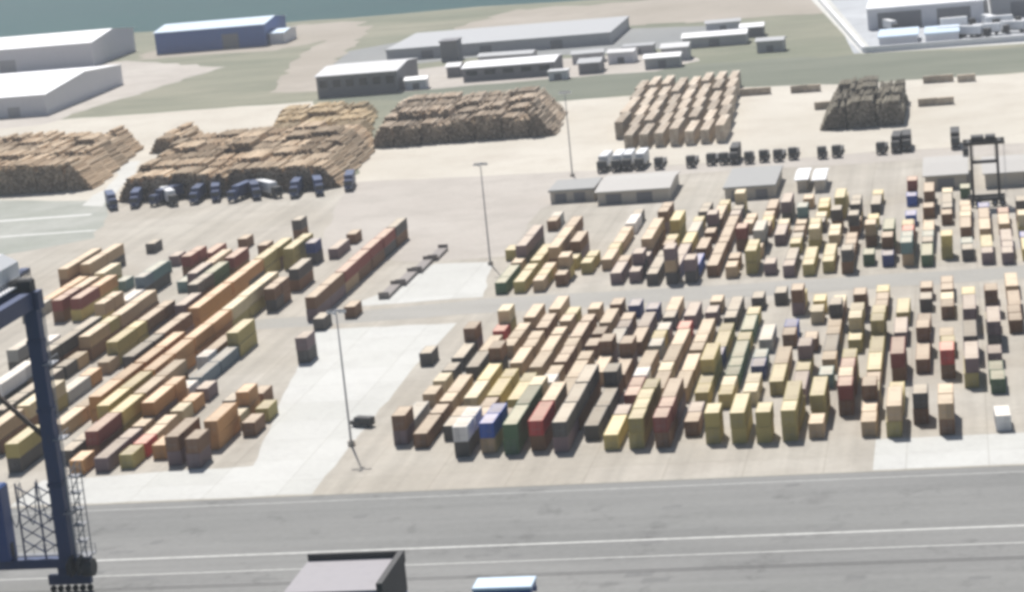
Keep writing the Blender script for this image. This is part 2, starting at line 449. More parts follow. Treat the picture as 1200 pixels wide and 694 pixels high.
FRONT_STACKS = [
    (0, 380.8, 1, 2, 'b'), (0, 387.3, 2, 1, 'G'), (0, 404.3, 1, 1, 't'), (0, 413.7, 1, 1, 'c'), (0, 421.3, 1, 1, 'd'), (0, 430.8, 2, 1, 'd'),
    (0, 443.7, 1, 2, 'b'), (1, 378.2, 2, 1, 'b'), (1, 391.0, 1, 1, 'b'), (1, 398.9, 1, 1, 't'), (1, 405.3, 2, 1, 't'), (1, 423.0, 2, 1, 'd'),
    (1, 435.8, 2, 1, 't'), (1, 451.4, 1, 1, 'r'), (1, 457.8, 1, 2, 'c'), (2, 382.2, 1, 1, 'd'), (2, 388.6, 1, 1, 't'), (2, 400.4, 4, 1, 'c'),
    (2, 426.1, 1, 2, 'b'), (2, 438.6, 2, 1, 't'), (2, 451.4, 1, 1, 't'), (2, 462.1, 2, 1, 't'), (3, 371.8, 2, 2, 'w'), (3, 387.6, 2, 1, 'b'),
    (3, 401.4, 2, 1, 'y'), (3, 414.2, 1, 1, 'y'), (3, 424.5, 3, 1, 't'), (3, 443.7, 1, 1, 't'), (3, 452.3, 2, 1, 'b'), (3, 468.6, 2, 1, 't'),
    (4, 373.2, 2, 2, 'B'), (4, 386.0, 1, 1, 'b'), (4, 397.7, 3, 1, 'y'), (4, 420.4, 4, 1, 't'), (4, 446.1, 1, 1, 't'), (4, 457.1, 2, 1, 't'),
    (5, 371.8, 2, 2, 'g'), (5, 384.6, 3, 2, 'g'), (5, 408.6, 1, 1, 'w'), (5, 415.0, 1, 1, 't'), (5, 423.4, 1, 1, 'b'), (5, 429.8, 2, 1, 'b'),
    (5, 443.3, 2, 1, 'b'), (5, 456.1, 1, 1, 'b'), (5, 466.6, 1, 1, 't'), (6, 373.3, 2, 2, 'r'), (6, 386.1, 2, 2, 't'), (6, 399.0, 4, 1, 't'),
    (6, 424.7, 1, 1, 't'), (6, 434.9, 1, 1, 'b'), (6, 444.3, 1, 1, 'b'), (6, 453.7, 2, 1, 't'), (6, 469.5, 1, 1, 'b'), (7, 371.8, 4, 2, 'd'),
    (7, 397.4, 2, 2, 'd'), (7, 414.2, 2, 1, 't'), (7, 427.0, 1, 2, 'b'), (7, 436.0, 2, 1, 'G'), (7, 448.8, 1, 1, 'p'), (7, 455.6, 1, 1, 'b'),
    (7, 467.6, 1, 1, 'n'), (8, 378.0, 4, 1, 'd'), (8, 403.6, 1, 2, 'd'), (8, 411.5, 2, 1, 'b'), (8, 424.3, 1, 2, 'b'), (8, 435.7, 2, 1, 'b'),
    (8, 448.6, 2, 1, 'p'), (8, 463.5, 1, 1, 'n'), (9, 371.8, 2, 1, 'y'), (9, 384.6, 1, 1, 'p'), (9, 396.7, 1, 1, 'm'), (9, 403.1, 1, 1, 'm'),
    (9, 410.1, 1, 1, 'w'), (9, 416.5, 2, 1, 't'), (9, 432.1, 2, 1, 'G'), (9, 445.0, 1, 1, 'G'), (9, 455.1, 1, 1, 'd'), (9, 461.5, 2, 1, 't'),
    (10, 371.8, 2, 2, 'o'), (10, 384.6, 2, 2, 'o'), (10, 400.4, 3, 1, 't'), (10, 419.7, 4, 1, 't'), (10, 445.1, 1, 1, 'r'), (10, 455.5, 2, 1, 'p'),
    (11, 371.8, 2, 2, 'm'), (11, 384.6, 2, 2, 'b'), (11, 399.6, 4, 1, 't'), (11, 427.1, 2, 1, 't'), (11, 439.9, 2, 1, 't'), (11, 457.4, 1, 1, 'p'),
    (11, 466.9, 1, 1, 't'), (12, 377.7, 1, 1, 'b'), (12, 384.1, 1, 1, 'p'), (12, 396.0, 2, 1, 'y'), (12, 408.8, 2, 2, 'y'), (12, 422.3, 1, 1, 'n'),
    (12, 428.7, 3, 1, 'o'), (12, 452.1, 1, 1, 'd'), (12, 458.5, 2, 1, 'd'), (13, 372.8, 1, 2, 'o'), (13, 394.1, 1, 1, 'y'), (13, 400.5, 1, 1, 'c'),
    (13, 407.3, 2, 1, 'g'), (13, 420.2, 2, 1, 'g'), (13, 433.2, 1, 1, 'o'), (13, 441.2, 2, 1, 'g'), (13, 454.2, 1, 1, 'o'), (13, 468.2, 1, 1, 'd'),
    (14, 372.1, 2, 2, 'o'), (14, 395.2, 2, 1, 'c'), (14, 412.5, 1, 1, 'n'), (14, 419.1, 1, 1, 'k'), (14, 432.2, 2, 1, 'G'), (14, 471.7, 1, 1, 'd'),
    (15, 371.9, 1, 2, 'o'), (15, 401.0, 2, 1, 'o'), (15, 413.8, 2, 1, 't'), (15, 435.2, 1, 1, 'b'), (15, 441.8, 1, 1, 'B'), (15, 461.4, 1, 2, 'b'),
    (15, 468.1, 1, 1, 'y'), (16, 372.1, 1, 2, 'o'), (16, 378.6, 2, 2, 'o'), (16, 395.2, 2, 1, 'p'), (16, 408.1, 1, 1, 'o'), (16, 415.3, 1, 2, 'p'),
    (16, 430.8, 1, 1, 'b'), (16, 453.1, 1, 1, 'c'), (16, 462.1, 1, 1, 'y'), (17, 373.1, 1, 1, 't'), (17, 380.8, 2, 2, 'o'), (17, 404.1, 1, 1, 'k'),
    (17, 414.8, 1, 1, 't'), (17, 421.2, 2, 1, 'd'), (17, 434.0, 2, 1, 't'), (17, 446.8, 1, 2, 'd'), (17, 454.2, 2, 1, 'b'), (18, 386.0, 2, 2, 'm'),
    (18, 398.8, 2, 2, 'm'), (18, 428.4, 1, 1, 'o'), (18, 434.8, 2, 2, 'c'), (18, 454.4, 1, 2, 'b'), (18, 461.0, 1, 1, 'p'), (19, 372.6, 2, 1, 't'),
    (19, 385.4, 1, 2, 'b'), (19, 391.9, 2, 1, 'c'), (19, 405.8, 4, 1, 'o'), (19, 431.7, 2, 2, 'o'), (19, 454.3, 2, 1, 'b'), (19, 467.4, 1, 1, 'y'),
    (20, 371.8, 2, 2, 't'), (20, 384.6, 2, 1, 'y'), (20, 406.1, 2, 2, 'm'), (20, 432.1, 2, 1, 'p'), (20, 448.3, 2, 1, 'o'), (21, 378.7, 1, 2, 'd'),
    (21, 411.3, 2, 1, 'b'), (21, 424.3, 1, 2, 'b'), (21, 434.2, 2, 1, 'b'), (21, 458.6, 1, 1, 'd'), (21, 468.7, 1, 1, 'b'), (22, 371.8, 2, 2, 't'),
    (22, 406.6, 1, 2, 'r'), (22, 421.5, 2, 1, 'o'), (22, 451.2, 1, 1, 'b'), (22, 457.6, 1, 1, 'c'), (22, 466.1, 2, 1, 'b'), (23, 399.9, 2, 2, 'p'),
    (23, 415.8, 2, 2, 'd'), (23, 436.9, 2, 2, 'p'), (23, 449.7, 1, 2, 'y'), (23, 456.3, 1, 1, 'o'), (24, 395.2, 2, 1, 'g'), (24, 413.0, 1, 1, 'p'),
    (24, 425.7, 2, 2, 'p'), (24, 438.8, 1, 1, 'c'), (24, 451.6, 1, 2, 'b'), (24, 461.0, 1, 1, 'b'), (25, 437.0, 2, 1, 'b'), (25, 449.8, 2, 1, 'b'),
    (25, 465.9, 2, 1, 't'), (26, 412.3, 1, 2, 'd'), (26, 418.7, 2, 1, 'd'), (26, 449.4, 1, 2, 'n'),
]
REAR_STACKS = [
    (-2, 534.0, 1, 1, 'o'), (-1, 497.8, 1, 1, 'g'), (-1, 504.2, 2, 1, 'g'), (-1, 518.6, 1, 1, 't'), (-1, 525.0, 4, 2, 'p'), (-1, 567.8, 1, 1, 'b'),
    (-1, 574.2, 1, 1, 'G'), (0, 497.8, 2, 1, 'o'), (0, 510.7, 1, 1, 'o'), (0, 520.1, 1, 1, 'o'), (0, 526.6, 2, 1, 'o'), (1, 497.8, 1, 1, 't'),
    (1, 504.2, 1, 1, 'o'), (1, 510.6, 1, 1, 't'), (1, 520.6, 6, 2, 't'), (2, 502.5, 1, 1, 'b'), (2, 508.9, 1, 2, 't'), (2, 519.6, 1, 1, 'o'),
    (2, 526.0, 2, 2, 'b'), (3, 513.8, 1, 1, 'o'), (3, 521.2, 1, 1, 'o'), (4, 516.2, 3, 1, 't'), (4, 535.5, 3, 1, 't'), (4, 557.7, 2, 1, 'w'),
    (4, 570.5, 1, 1, 'd'), (5, 500.8, 2, 1, 'p'), (5, 513.6, 1, 1, 'b'), (6, 501.3, 1, 1, 'p'), (6, 507.8, 1, 2, 'p'), (6, 517.5, 1, 1, 'p'),
    (6, 523.9, 4, 2, 't'), (6, 556.5, 1, 2, 'b'), (6, 562.9, 1, 2, 'b'), (7, 497.8, 1, 1, 'd'), (7, 504.2, 3, 1, 'd'), (7, 528.5, 1, 1, 'b'),
    (7, 534.9, 1, 1, 'o'), (7, 544.5, 2, 2, 'y'), (8, 497.8, 1, 3, 'p'), (8, 504.2, 4, 1, 'p'), (8, 530.1, 2, 1, 'y'), (8, 543.0, 3, 1, 'G'),
    (8, 567.3, 1, 1, 'd'), (8, 573.7, 1, 1, 'd'), (9, 497.8, 1, 2, 'p'), (9, 504.4, 2, 1, 'B'), (9, 522.2, 2, 1, 'b'), (9, 540.0, 1, 1, 'b'),
    (9, 548.9, 1, 2, 'p'), (9, 556.2, 1, 1, 'b'), (9, 562.6, 2, 1, 't'), (9, 575.6, 1, 1, 'o'), (10, 502.8, 2, 1, 'b'), (10, 515.6, 2, 1, 'b'),
    (10, 528.5, 1, 1, 'b'), (10, 534.9, 4, 1, 'b'), (10, 560.8, 1, 1, 'p'), (10, 567.7, 1, 1, 'd'), (10, 574.4, 1, 2, 'c'), (11, 500.2, 1, 1, 't'),
    (11, 509.1, 1, 1, 'b'), (11, 529.4, 1, 2, 'm'), (11, 548.2, 1, 1, 't'), (11, 554.8, 1, 1, 't'), (12, 503.2, 1, 2, 'o'), (12, 509.6, 1, 2, 'o'),
    (12, 519.4, 1, 1, 't'), (12, 525.8, 2, 2, 'G'), (12, 543.8, 1, 1, 'b'), (12, 550.4, 1, 1, 'y'), (12, 556.9, 1, 1, 't'), (12, 565.8, 2, 1, 'b'),
    (13, 501.0, 1, 1, 'p'), (13, 532.4, 2, 1, 'p'), (13, 545.3, 1, 1, 'c'), (13, 558.7, 2, 2, 'p'), (14, 497.8, 1, 1, 'p'), (14, 504.4, 2, 1, 'd'),
    (14, 521.5, 1, 1, 'o'), (14, 527.9, 1, 1, 'd'), (14, 536.0, 1, 1, 'b'), (14, 544.1, 1, 1, 't'), (14, 550.7, 1, 2, 'k'), (14, 575.5, 1, 1, 't'),
    (15, 497.8, 1, 1, 'o'), (15, 504.2, 2, 1, 'o'), (15, 523.7, 1, 2, 'c'), (15, 530.2, 1, 2, 'o'), (15, 544.8, 1, 1, 'd'), (15, 551.4, 1, 1, 'c'),
    (15, 562.8, 2, 1, 'y'), (16, 500.0, 1, 1, 'o'), (16, 506.4, 2, 1, 'o'), (16, 528.3, 2, 1, 'c'), (16, 544.5, 1, 2, 'd'), (16, 560.0, 2, 2, 'o'),
    (16, 575.3, 1, 1, 'c'), (17, 497.8, 1, 2, 'd'), (17, 504.2, 2, 1, 'b'), (17, 517.2, 2, 1, 'b'), (17, 536.8, 1, 2, 'd'), (17, 543.4, 1, 1, 'b'),
    (17, 550.0, 2, 2, 'd'), (18, 504.6, 1, 1, 'g'), (18, 524.6, 1, 2, 't'), (18, 531.7, 1, 1, 'd'), (18, 544.8, 1, 1, 'y'), (18, 562.7, 2, 1, 'd'),
    (18, 575.7, 1, 1, 'y'), (19, 502.5, 1, 1, 'n'), (19, 509.1, 1, 2, 'b'), (19, 518.0, 2, 2, 'g'), (20, 502.1, 2, 2, 'k'), (20, 515.1, 2, 2, 'r'),
    (20, 528.0, 2, 1, 'b'), (20, 545.8, 1, 1, 'B'), (20, 570.1, 1, 1, 'B'), (20, 576.6, 1, 2, 'm'), (21, 500.2, 2, 1, 'g'), (21, 514.4, 1, 1, 'd'),
    (21, 520.8, 1, 1, 'k'), (21, 527.3, 2, 1, 't'), (21, 540.3, 1, 2, 'b'), (21, 554.1, 1, 1, 'b'), (21, 560.6, 2, 2, 'b'), (21, 573.6, 1, 1, 'd'),
    (22, 506.7, 1, 2, 'y'), (22, 544.5, 1, 1, 'b'), (22, 552.7, 1, 1, 'd'), (22, 559.1, 2, 1, 'd'), (22, 572.1, 1, 1, 'c'), (23, 503.7, 1, 1, 'd'),
    (23, 510.4, 1, 1, 'k'), (23, 527.9, 2, 1, 'b'), (23, 540.8, 1, 1, 'c'), (23, 547.4, 2, 1, 't'), (23, 576.1, 1, 1, 'g'), (24, 499.0, 1, 1, 'p'),
    (24, 505.6, 2, 1, 'o'), (24, 524.7, 2, 1, 't'), (24, 537.5, 2, 1, 'b'), (24, 550.5, 1, 1, 'B'), (25, 497.8, 1, 1, 'p'), (25, 504.2, 1, 1, 'p'),
    (25, 510.6, 2, 1, 'p'), (25, 529.1, 2, 1, 't'), (25, 542.2, 1, 1, 'm'), (26, 500.2, 2, 1, 'y'), (26, 513.1, 1, 1, 'B'), (26, 524.5, 1, 2, 'c'),
    (26, 534.7, 1, 1, 'b'), (26, 541.3, 1, 2, 'd'),
]
LEFT_STACKS = [
    (-3, 390.7, 1, 1, 'b'), (-3, 400.1, 1, 1, 'o'), (-2, 372.3, 1, 2, 'b'), (-2, 383.3, 2, 2, 'a'), (-2, 396.1, 1, 1, 'c'), (-2, 402.5, 1, 2, 'a'),
    (-2, 411.1, 1, 1, 'b'), (-2, 443.7, 1, 2, 'p'), (-2, 482.0, 1, 1, 'b'), (-1, 374.3, 2, 2, 'b'), (-1, 407.1, 1, 1, 'd'), (-1, 472.1, 1, 1, 'd'),
    (0, 378.6, 1, 1, 'a'), (0, 482.0, 4, 2, 'b'), (0, 507.6, 4, 2, 'm'), (0, 533.3, 4, 2, 'm'), (0, 558.9, 2, 2, 'd'), (1, 373.7, 1, 1, 'o'),
    (1, 380.2, 1, 1, 'r'), (1, 386.6, 1, 1, 't'), (1, 393.0, 1, 1, 't'), (1, 401.4, 1, 1, 'c'), (1, 408.4, 1, 1, 'a'), (1, 417.0, 1, 1, 'p'),
    (2, 372.2, 3, 1, 'p'), (2, 392.1, 1, 1, 't'), (2, 398.5, 3, 2, 'a'), (2, 418.3, 1, 1, 'w'), (2, 426.2, 4, 1, 's'), (2, 451.8, 2, 2, 'o'),
    (3, 371.4, 1, 1, 'a'), (3, 380.3, 4, 2, 'm'), (3, 406.0, 4, 2, 't'), (3, 443.2, 1, 1, 'w'), (3, 449.6, 4, 1, 'b'), (3, 493.6, 2, 2, 'b'),
    (3, 513.9, 2, 2, 'd'), (3, 549.4, 2, 1, 'p'), (3, 567.2, 1, 1, 'b'), (4, 378.1, 1, 1, 'd'), (4, 384.5, 2, 1, 'd'), (4, 398.0, 4, 2, 'y'),
    (4, 423.6, 4, 2, 'a'), (4, 449.3, 4, 2, 'a'), (4, 474.9, 2, 2, 'c'), (4, 487.7, 4, 2, 'c'), (4, 544.9, 1, 2, 'n'), (5, 405.0, 4, 2, 'a'),
    (5, 430.6, 4, 2, 'a'), (5, 539.4, 3, 2, 'o'), (6, 374.5, 2, 2, 'o'), (6, 396.2, 3, 1, 't'), (6, 415.4, 3, 1, 'p'), (6, 435.9, 3, 2, 'd'),
    (6, 455.1, 3, 2, 'b'), (6, 478.0, 4, 2, 'a'), (6, 503.6, 4, 2, 'a'), (6, 529.3, 4, 2, 'o'), (7, 468.8, 2, 1, 'k'), (7, 481.7, 2, 2, 'p'),
    (7, 494.5, 1, 1, 'w'), (7, 500.9, 1, 1, 'w'), (7, 507.3, 4, 1, 't'), (7, 577.6, 1, 2, 'd'), (8, 386.6, 2, 2, 't'), (8, 400.8, 3, 2, 'c'),
    (8, 420.1, 2, 1, 'G'), (8, 432.9, 1, 1, 'a'), (8, 443.2, 1, 1, 't'), (8, 449.6, 3, 2, 'y'), (8, 468.8, 3, 2, 'b'), (8, 490.5, 2, 1, 'G'),
    (8, 503.3, 2, 2, 'd'), (8, 516.1, 2, 2, 'g'), (8, 532.5, 2, 2, 'm'), (8, 559.9, 1, 1, 'b'), (9, 516.5, 2, 2, 'p'), (10, 408.8, 2, 1, 'd'),
    (10, 421.6, 3, 1, 'd'), (10, 441.5, 1, 1, 'd'), (10, 447.9, 1, 1, 't'), (10, 456.1, 3, 2, 't'), (10, 475.4, 4, 2, 't'), (10, 520.3, 2, 1, 'k'),
    (10, 533.1, 4, 1, 't'), (10, 570.4, 1, 1, 'b'), (11, 418.5, 3, 2, 'w'), (11, 437.8, 2, 2, 'd'), (11, 450.6, 4, 2, 'd'), (11, 537.9, 1, 2, 'm'),
    (11, 544.3, 1, 2, 'm'), (11, 554.4, 2, 1, 'm'), (12, 488.3, 2, 2, 't'), (12, 502.8, 2, 1, 'w'), (12, 515.6, 1, 2, 's'), (12, 522.0, 2, 2, 'k'),
    (13, 447.3, 2, 2, 'G'), (13, 465.5, 1, 1, 'w'), (13, 534.7, 2, 1, 'k'), (13, 553.1, 1, 1, 'p'), (14, 495.5, 2, 2, 'm'), (14, 508.3, 2, 2, 'a'),
    (14, 525.4, 1, 1, 'k'), (15, 495.0, 2, 2, 'm'), (15, 507.8, 2, 2, 't'), (15, 523.0, 2, 2, 'c'), (16, 572.1, 1, 1, 'd'), (17, 497.3, 2, 1, 'G'),
    (17, 510.1, 4, 1, 'a'), (17, 536.0, 4, 2, 't'), (18, 531.7, 4, 2, 't'),
]

UPPER = {     # second-tier boxes that differ from the box they stand on
    'w': 'd', 'B': 's', 'r': 'b', 'g': 'g', 'p': 'd', 'k': 'd', 'm': 'b', 'd': 'b', 'b': 'p', 'o': 'o', 't': 'b', 'y': 'o', 'n': 'd', 'a': 'a', 's': 'd', 'c': 'o', 'G': 'd'}
boxes = []
TIER = {(0, 1): 'alone on the ground', (0, 2): 'bottom of two', (1, 2): 'top of two', (0, 3): 'bottom of three', (1, 3): 'middle of three', (2, 3): 'top of three'}
def block(table, x0, pitch, words, group, sign=1):
    cols = sorted(set(r[0] for r in table), key=lambda k: sign * k)
    for ci, k in enumerate(cols):
        place = 0
        for (kk, y, l, n, c) in sorted((r for r in table if r[0] == k), key=lambda r: r[1]):
            parts = {1: [1], 2: [2], 3: [2, 1], 4: [2, 2], 5: [2, 2, 1], 6: [2, 2, 2]}[l]
            if l == 2 and random.random() < .25: parts = [1, 1]
            yy = y
            for pi, u in enumerate(parts):
                cc0 = c if pi == 0 or random.random() < (.95 if sign < 0 else .7) else random.choice('tobtocy')
                for t in range(n):
                    cc = cc0 if t == n - 1 else (UPPER[cc0] if random.random() < .8 else random.choice('bodpty'))
                    label = f"{COLOURS[cc][0]} container, {TIER[(t, n)]}, {ordinal(place)} back in {ordinal(ci)} lane of {words}"
                    boxes.append((x0 + sign * pitch * k + random.uniform(-.12, .12), yy + random.uniform(-.1, .1), t * (CH + .02), cc, u, label, group, random.gauss(0, .004)))
                yy += LEN[u] + .38; place += 1
block(FRONT_STACKS, -97.68, 4.16, 'front block', 'containers in the front yard block')
block(LEFT_STACKS, -140.1, 4.16, 'left block', 'containers in the left yard block', -1)
block(REAR_STACKS, -97.68, 4.16, 'rear block', 'containers in the rear yard block')
boxes.sort(key=lambda r: r[1])
shown = 0
def buried(bx):
    x, y, z = bx[:3]
    above = any(abs(o[0] - x) < .5 and abs(o[1] - y) < .5 and o[2] > z + 1 for o in boxes)
    ahead = any(abs(o[0] - x) < .6 and -1.2 < o[1] + LEN[o[4]] - y < .6 and o[2] >= z - .1 for o in boxes)
    return above and ahead
near = []; far = []
for bx in boxes:
    hid = buried(bx)
    if shown < 300 or hid and bx[1] < near[-1][1]: near.append(bx); shown += not hid
    else: far.append(bx)
for bx in near: container(*bx[:7], rz=bx[7])
rest = MB(); rmats = []; ridx = {}
for (x, y, z, c, u, *_) in far:
    for key, src in (((c, 0), body_mesh(LEN[u], None, False)), ((c, 1), roof_mesh(LEN[u], None))):
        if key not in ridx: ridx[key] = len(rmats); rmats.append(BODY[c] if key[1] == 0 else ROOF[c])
        rest.add([(v.co.x + x, v.co.y + y, v.co.z + z) for v in src.vertices], [tuple(p.vertices) for p in src.polygons], ridx[key])
        bpy.data.meshes.remove(src)
if rest.v:
    tag(rest.build('distant_containers', rmats), 'farthest small containers at the back of the rear yard block', 'containers', kind='stuff')

tag(container(2.6, 372.4, 0, 'w', 1, 'lone white container standing apart on the grey apron right of the front block', 'odd containers', rz=R(2)), cat='container')
tag(container(-105.2, 436, 0, 'd', 1, 'lone charcoal container lying by itself left of the front block on pale paving', 'odd containers'), cat='container')

# low flat racks in a line beside the left block
b = MB()
b.box(-1.2, 1.2, 0, 12.2, .25, .75)
for y in (.0, 12.0): b.box(-1.2, 1.2, y, y + .2, .75, 1.5)
for k in range(13): b.box(-1.2, 1.2, .1 + k * .98, .25 + k * .98, .02, .25)
rackm = b.mesh('flat_rack', [paint('dull_rack_steel', (.24, .215, .20))])
for i in range(4):
    o = link('flat_rack', rackm, None, (-128.6 + i * .9, 500 + i * 13.2, .03))
    tag(o, f'low dark flat rack on the pale ground, {ordinal(i)} from the front of its line', 'flat rack', 'flat racks beside the left block')
# ------------------------------------------------------------------ log yard
def log_stack_mesh(w, h, depth, slope=0, seed=0, mats=('log_bark', 'log_end'), r0=.20, r1=.34):
    rnd = random.Random(seed); b = MB(); z = r1 * .9; row = 0
    while z < h:
        x = -w / 2 + (row % 2) * .3 + rnd.uniform(0, .2)
        xe = w / 2
        if slope > 0: xe -= z * slope
        if slope < 0: x -= z * slope
        while x < xe:
            r = rnd.uniform(r0, r1)
            if not (z > h - 1.4 and rnd.random() < .3):
                e0, e1 = rnd.uniform(-.45, .45), rnd.uniform(-.3, .3)
                b.tube((x, e0, z + rnd.uniform(-.06, .06)), (x + rnd.uniform(-.08, .08), depth + e1, z), r, r * rnd.uniform(.8, 1), n=7, mi=0, cap=1)
            x += r * 2.0 + .02
        z += (r0 + r1) * .9; row += 1
    return b.mesh('log_stack', [M[mats[0]], M[mats[1]]])

LOGM = {}
def log_stack(x, y, w, h, depth, slope, mats, label, group):
    key = (w, h, depth, slope, mats, random.randrange(3))
    if key not in LOGM: LOGM[key] = log_stack_mesh(w, h, depth, slope, hash(key[:4]) % 1000 + key[5], mats, .26, .42)
    o = link('log_stack', LOGM[key], None, (x, y, .02))
    o.rotation_euler.z = random.uniform(-.02, .02)
    tag(o, label, 'log stack', group)
    return o

def log_pile(x0, x1, y0, banks, step, height, words, group, mats=('log_bark', 'log_end'), drift=-.10, w=9.0, slope_end=True, depth=11.0):
    for k in range(banks):
        xs = x0 + drift * k * step; n = max(2, round((x1 - x0) / w)); ww = round((x1 - x0) / n, 2)
        for i in range(n):
            h = height[min(k, len(height) - 1)] + random.choice((-1, -.5, 0, 0, .5))
            sl = (.8 if slope_end != 'left' else .1) if (slope_end and i == n - 1) else (-.6 if (slope_end and i == 0) else 0)
            row = 'front row' if k == 0 else ordinal(k) + ' row back'
            log_stack(xs + (i + .5) * ww, y0 + k * step + random.uniform(-.8, .8), round(ww - .6, 2), h, depth, sl, mats,
                      f'{words}, {ordinal(i)} from left in {row}', group)

random.seed(11)
log_pile(-246, -177, 656, 6, 13.5, [7, 8, 8, 8.5], 'brown log stack of middle pile', 'log stacks in the middle pile')
log_pile(-187, -126, 728, 4, 13.0, [8, 9, 9.5], 'grey brown log stack of long rear pile', 'log stacks in the long rear pile', ('log_grey', 'log_end'))
log_pile(-346, -262, 684, 6, 14.0, [9, 8.5, 8], 'brown log stack left of pale track', 'log stacks in the far left pile', drift=-.16)
log_pile(-228, -192, 748, 5, 14.0, [4, 4.5, 5], 'yellowish log stack between two piles', 'yellow log stacks', ('log_tan', 'log_tan_end'), drift=-.2, w=12)
log_pile(-43.5, -18, 700, 4, 13.0, [7.5, 8, 8], 'grey log stack of small dark pile', 'log stacks in the small grey pile', ('log_dark', 'log_grey_end'), drift=0, w=8.5, slope_end='left')
log_pile(-268, -252, 752, 2, 12, [6], 'dark log heap behind pale track', 'log heaps by the track', w=8)

# long rows of sawn timber, pale on top, running away from the camera
def timber_mesh(seed, rows):
    rnd = random.Random(seed); b = MB()
    for k in range(8):
        for t in range(rows):
            for s in (-.5, .5):
                x = s * 1.3 + rnd.uniform(-.04, .04); y = k * 2.6 + rnd.uniform(-.05, .05); z = .12 + t * 1.05
                b.box(x - .62, x + .62, y, y + 2.56, z, z + .92, 0)
                for yy in (.4, 1.8): b.box(x - .5, x + .5, y + yy, y + yy + .1, z - .12, z - .004, 1)
    return b.mesh('timber_stack', [M['timber'], M['log_bark']])
TM = [timber_mesh(i, 4 if i % 2 else 5) for i in range(4)]
random.seed(5)
for r in range(8):
    for s in range(6):
        if r == 0 and s in (0,): continue
        o = link('timber_stack', random.choice(TM), None, (-103 + r * 4.5 - s * 1.1, 690 + s * 20.9 + random.uniform(-.5, .5), .03))
        tag(o, f'pale sawn timber stack, {ordinal(s)} back in {ordinal(r)} row from left', 'timber stack', 'sawn timber rows')

for i, (x, y) in enumerate([(-74, 788), (-69.5, 788), (-57, 786), (-53, 786), (-47, 744), (-15, 735), (-10, 735), (-14, 786), (-10, 786), (-3, 783)]):
    o = link('timber_stack', TM[1], None, (x, y, .03)); o.rotation_euler.z = R(-90); o.scale = (.5, .28, .55)
    tag(o, f'small timber pack alone on cream ground, {ordinal(i)} scattered pack from left', 'timber pack', 'scattered timber packs')

# ------------------------------------------------------------------ buildings
def shed(name, cat, label, x0, x1, y0, y1, h, rise, wall, roof, axis='x', doors=(), rz=0, windows=0, door_mat='wall_dark', group=None):
    cx, cy = (x0 + x1) / 2, (y0 + y1) / 2
    o = empty(name, (cx, cy, 0), rz); tag(o, label, cat, group)
    w, d = (x1 - x0) / 2, (y1 - y0) / 2
    b = MB()
    if axis == 'x':
        ends = [(-w, -d), (w, -d), (w, d), (-w, d)]
        b.add([(x, y, 0) for x, y in ends] + [(x, y, h) for x, y in ends] + [(-w, 0, h + rise), (w, 0, h + rise)],
              [(0, 1, 5, 4), (1, 2, 6, 9, 5), (2, 3, 7, 6), (3, 0, 4, 8, 7)])
        b.build('wall', M[wall], o)
        r = MB(); e = .6
        k = rise / d
        for s in (-1, 1):
            vs = [(-w - e, s * (d + e), h - k * e + .05), (w + e, s * (d + e), h - k * e + .05), (w + e, 0, h + rise + .05), (-w - e, 0, h + rise + .05)]
            vs += [(x, y, z + .25) for x, y, z in vs]
            f = [(0, 1, 2, 3), (4, 7, 6, 5), (0, 4, 5, 1), (1, 5, 6, 2), (2, 6, 7, 3), (3, 7, 4, 0)]
            r.add(vs, f if s > 0 else [tuple(reversed(q)) for q in f])
        r.build('roof', M[roof], o)
    else:
        b.box(-w, w, -d, d, 0, h); b.build('wall', M[wall], o)
        r = MB(); r.box(-w - .4, w + .4, -d - .4, d + .4, h + .003, h + .5); r.build('roof', M[roof], o)
    for (a, ww, hh) in doors:
        q = MB(); q.box(a - ww / 2, a + ww / 2, -d - .12, -d - .004, .05, hh)
        for z in range(1, int(hh)): q.box(a - ww / 2, a + ww / 2, -d - .16, -d - .121, z - .05, z + .05)
        q.build('door', M[door_mat], o)
    for i in range(windows):
        xx = -w + (i + .5) * 2 * w / windows
        q = MB(); q.box(xx - w / windows * .6, xx + w / windows * .6, -d - .1, -d - .004, h * .45, h * .8); q.build('window', M['glass'], o)
    return o

shed('warehouse', 'warehouse', 'long white roofed warehouse nearest the sea at the upper left', -560, -396, 1052, 1112, 11, 3, 'wall_white', 'roof_bright', doors=[(40, 8, 6), (0, 8, 6), (-40, 8, 6)], door_mat='wall_grey')
shed('warehouse', 'warehouse', 'pale grey warehouse in front of the white roofed one', -520, -353, 880, 970, 8, 3, 'wall_white', 'roof_bright', doors=[(50, 7, 5), (20, 7, 5), (70, 5, 4)], door_mat='wall_grey')
shed('warehouse', 'warehouse', 'blue walled warehouse with a pale roof beside the sea', -376, -322, 1084, 1122, 10, 2, 'wall_blue', 'roof_cyan', doors=[(10, 8, 7)], door_mat='wall_dark')
shed('loading_annex', 'annex', 'pale blue annex at the right end of the blue warehouse', -321, -314, 1088, 1110, 5, 1, 'wall_white', 'roof_cyan')
shed('depot_building', 'building', 'lilac grey office building with dark window front beyond the log piles', -240, -209, 868, 905, 8, 1.5, 'wall_dark', 'roof_pale', windows=6)
shed('loading_shed', 'shed', 'long low shed with white roof and dark open front beyond the log piles', -187, -152, 884, 906, 5, 1.0, 'wall_dark', 'roof_white', windows=5)
shed('low_shed', 'shed', 'small dark shed right of the long white roofed shed', -142, -134, 880, 893, 4, 1, 'wall_dark', 'roof_grey', doors=[(0, 4, 3)])
shed('low_shed', 'shed', 'tiny white shed at the left edge of the grey lot', -197, -192, 902, 910, 4, 1, 'wall_dark', 'roof_pale')
shed('white_shed', 'shed', 'bright white roofed shed alone on the scrub strip', -109, -84, 938, 950, 4, 1.2, 'wall_grey', 'roof_white', doors=[(0, 4, 3)])
